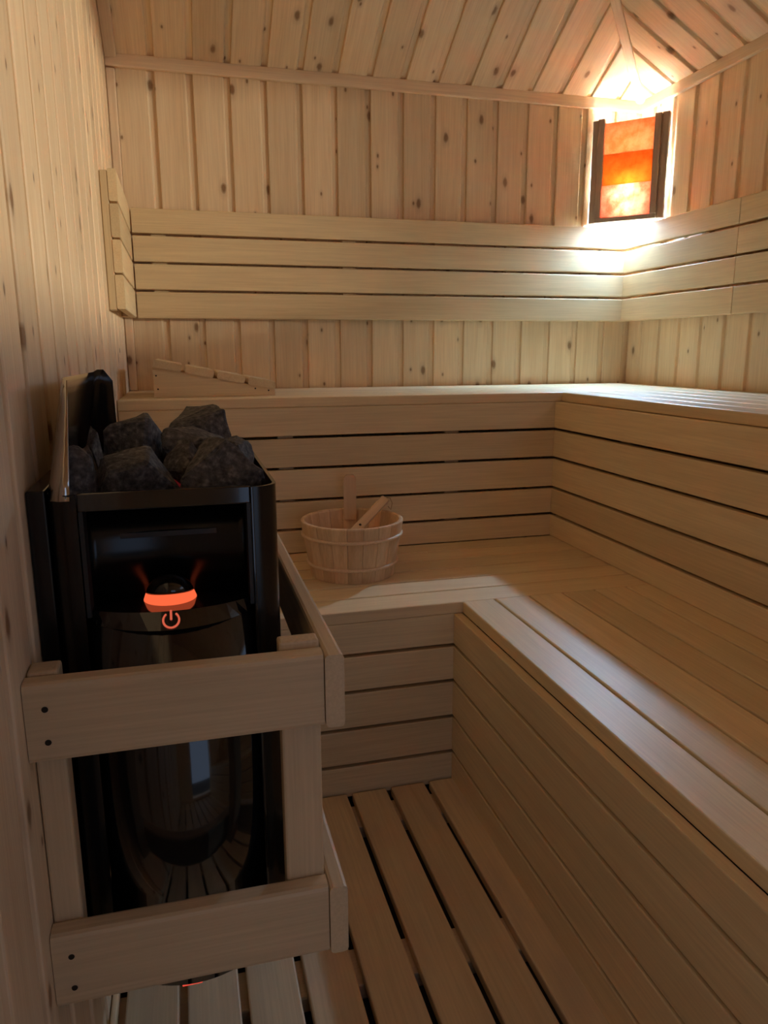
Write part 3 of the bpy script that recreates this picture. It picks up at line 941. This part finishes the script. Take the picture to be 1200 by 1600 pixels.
STONES = [  # x0, x1, y, depth, z0, z1, turn, label
    (0.056, 0.161, -1.700, 0.080, 0.826, 0.913, 'wide dark stone at the front left of the heater stones'),
    (0.160, 0.264, -1.690, 0.085, 0.826, 0.922, 'large grey stone at the front right rim of the heater'),
    (0.060, 0.152, -1.600, 0.105, 0.822, 0.946, 'dark sloping stone at the back left of the heater stones'),
    (0.146, 0.243, -1.495, 0.100, 0.830, 0.947, 'rough topmost stone at the back right of the pile'),
    (0.138, 0.222, -1.596, 0.080, 0.850, 0.927, 'flat grey stone in the middle of the pile, under the topmost one'),
    (0.138, 0.194, -1.646, 0.050, 0.850, 0.914, 'small stone wedged in the middle between the two front stones'),
    (0.028, 0.060, -1.505, 0.050, 0.850, 0.920, 'small pale stone beside the far end of the steel deflector'),
    (0.030, 0.070, -1.735, 0.045, 0.832, 0.921, 'brownish stone in the front left corner against the deflector'),
    (0.218, 0.262, -1.555, 0.090, 0.823, 0.906, 'dark stone at the right rim, behind the large grey one'),
    (0.026, 0.058, -1.605, 0.060, 0.826, 0.906, 'small dark stone against the middle of the deflector'),
]
for i, (x0, x1, yc, dy, z0, z1, lab) in enumerate(STONES):
    o = obj('sauna_stone', rock(203 if i == 7 else 11 + i * 5, x1 - x0, dy, z1 - z0), M_STONE, None, Matrix.Translation(((x0 + x1) / 2, yc, (z0 + z1) / 2)))
    tag(o, lab, 'stone', 'stones on the sauna heater')

# ------------------------------------------------------------------ corner lamp
LO = 0.172
n_ = Vector((-1, -1, 0)).normalized(); s_ = Vector((1, -1, 0)).normalized()
lc = Vector((W, 0, 0))
LM = lambda z=0.0: frame(lc + Vector((0, 0, z)), s_, (0, 0, 1), n_)   # local x along the shade, y up, z towards the room
lt = thing('corner_lamp', lc + n_ * 0.10 + Vector((0, 0, 1.475)), 'corner wall lamp with orange salt tiles in a dark brown frame', 'lamp')


def lamp_box(name, a, b, z0, z1, d0, d1, mat, bev=0.0015):
    c = Vector(((a + b) / 2, (z0 + z1) / 2, (d0 + d1) / 2))
    me = box_mesh(a - c.x, b - c.x, z0 - c.y, z1 - c.y, d0 - c.z, d1 - c.z, bev, 1)
    return obj(name, me, mat, lt, LM() @ Matrix.Translation(c))


SL, SR = -0.131, 0.129
lamp_box('frame_post', SL, SL + 0.021, 1.475, 1.820, LO - 0.035, LO - 0.006, M_BROWN)
lamp_box('frame_post', SL + 0.0212, SL + 0.043, 1.4915, 1.821, LO - 0.020, LO + 0.004, M_BROWN)
lamp_box('frame_post', SR - 0.024, SR, 1.475, 1.818, LO - 0.035, LO - 0.006, M_BROWN)
lamp_box('frame_post', SR - 0.046, SR - 0.0242, 1.4915, 1.815, LO - 0.020, LO + 0.004, M_BROWN)
lamp_box('bottom_rail', SL + 0.0212, SR - 0.0242, 1.475, 1.491, LO - 0.035, LO + 0.001, M_BROWN)
TI = [(1.4915, 1.5990), (1.5992, 1.7030), (1.7032, 1.8060)]
SM = [salt_mat('salt_low', (0.66, 0.16, 0.075), (0.92, 0.42, 0.28), 0.72), salt_mat('salt_mid', (0.66, 0.21, 0.03), (0.78, 0.33, 0.08), 0.78),
      salt_mat('salt_top', (0.80, 0.32, 0.13), (0.95, 0.57, 0.38), 0.60)]
for (z0, z1), m_ in zip(TI, SM):
    lamp_box('salt_tile', SL + 0.0435, SR - 0.0465, z0, z1, LO - 0.018, LO - 0.004, m_, 0.001)
# shelf inside the shade, cutting the bulb's light off below
pts = [(SL + 0.004, 1.545, LO - 0.0355), (SR - 0.004, 1.545, LO - 0.0355), (SR - 0.004, 1.545, 0.128), (0.060, 1.545, 0.062), (-0.060, 1.545, 0.062), (SL + 0.004, 1.545, 0.128)]
obj('lamp_shelf', prism_mesh('shelf', pts, (0, 0.008, 0)), M_BROWN, lt, LM())
bm = bmesh.new(); bmesh.ops.create_uvsphere(bm, u_segments=14, v_segments=9, radius=0.020)
for v in bm.verts: v.co.y *= 1.0; v.co.z *= 1.35
me = bpy.data.meshes.new('bulb'); bm.to_mesh(me); bm.free()
obj('bulb', me, M_BULB, lt, Matrix.Translation(lc + n_ * 0.118 + Vector((0, 0, 1.588))))
obj('added_bulb_cap', disc_mesh(0.023, 0.036, 16), M_BROWN, lt, Matrix.Translation(lc + n_ * 0.118 + Vector((0, 0, 1.634))))  # unseen cap added above the bulb to block its upward light
bm = bmesh.new(); bmesh.ops.create_circle(bm, cap_ends=True, segments=20, radius=0.026)
for f in bm.faces: f.normal_flip()
me = bpy.data.meshes.new('puck'); bm.to_mesh(me); bm.free()
pm = Matrix.Translation(lc + n_ * 0.098 + Vector((0, 0, 1.500))) @ Matrix.Rotation(math.radians(-64), 4, s_)
obj('downlight_lens', me, M_PUCK, lt, pm)
obj('downlight_body', disc_mesh(0.030, 0.024, 20), M_BROWN, lt, pm @ Matrix.Translation((0, 0, 0.0130)))

# ------------------------------------------------------------------ daylight portals in the openings
for loc, rot, sx_, sy_ in ((((WIN[0][0] + WIN[0][1]) / 2, YF - 0.05, (WIN[0][2] + WIN[0][3]) / 2), (90, 0, 0), WIN[0][1] - WIN[0][0], WIN[0][3] - WIN[0][2]),
                           ((W + 0.05, (WR[0] + WR[1]) / 2, (WR[2] + WR[3]) / 2), (90, 0, 90), WR[1] - WR[0], WR[3] - WR[2])):
    pd = bpy.data.lights.new('portal', 'AREA')
    pd.shape = 'RECTANGLE'; pd.size = sx_; pd.size_y = sy_
    pd.cycles.is_portal = True
    po = bpy.data.objects.new('portal', pd)
    po.rotation_euler = tuple(math.radians(a) for a in rot)
    po.location = loc
    COL.objects.link(po)
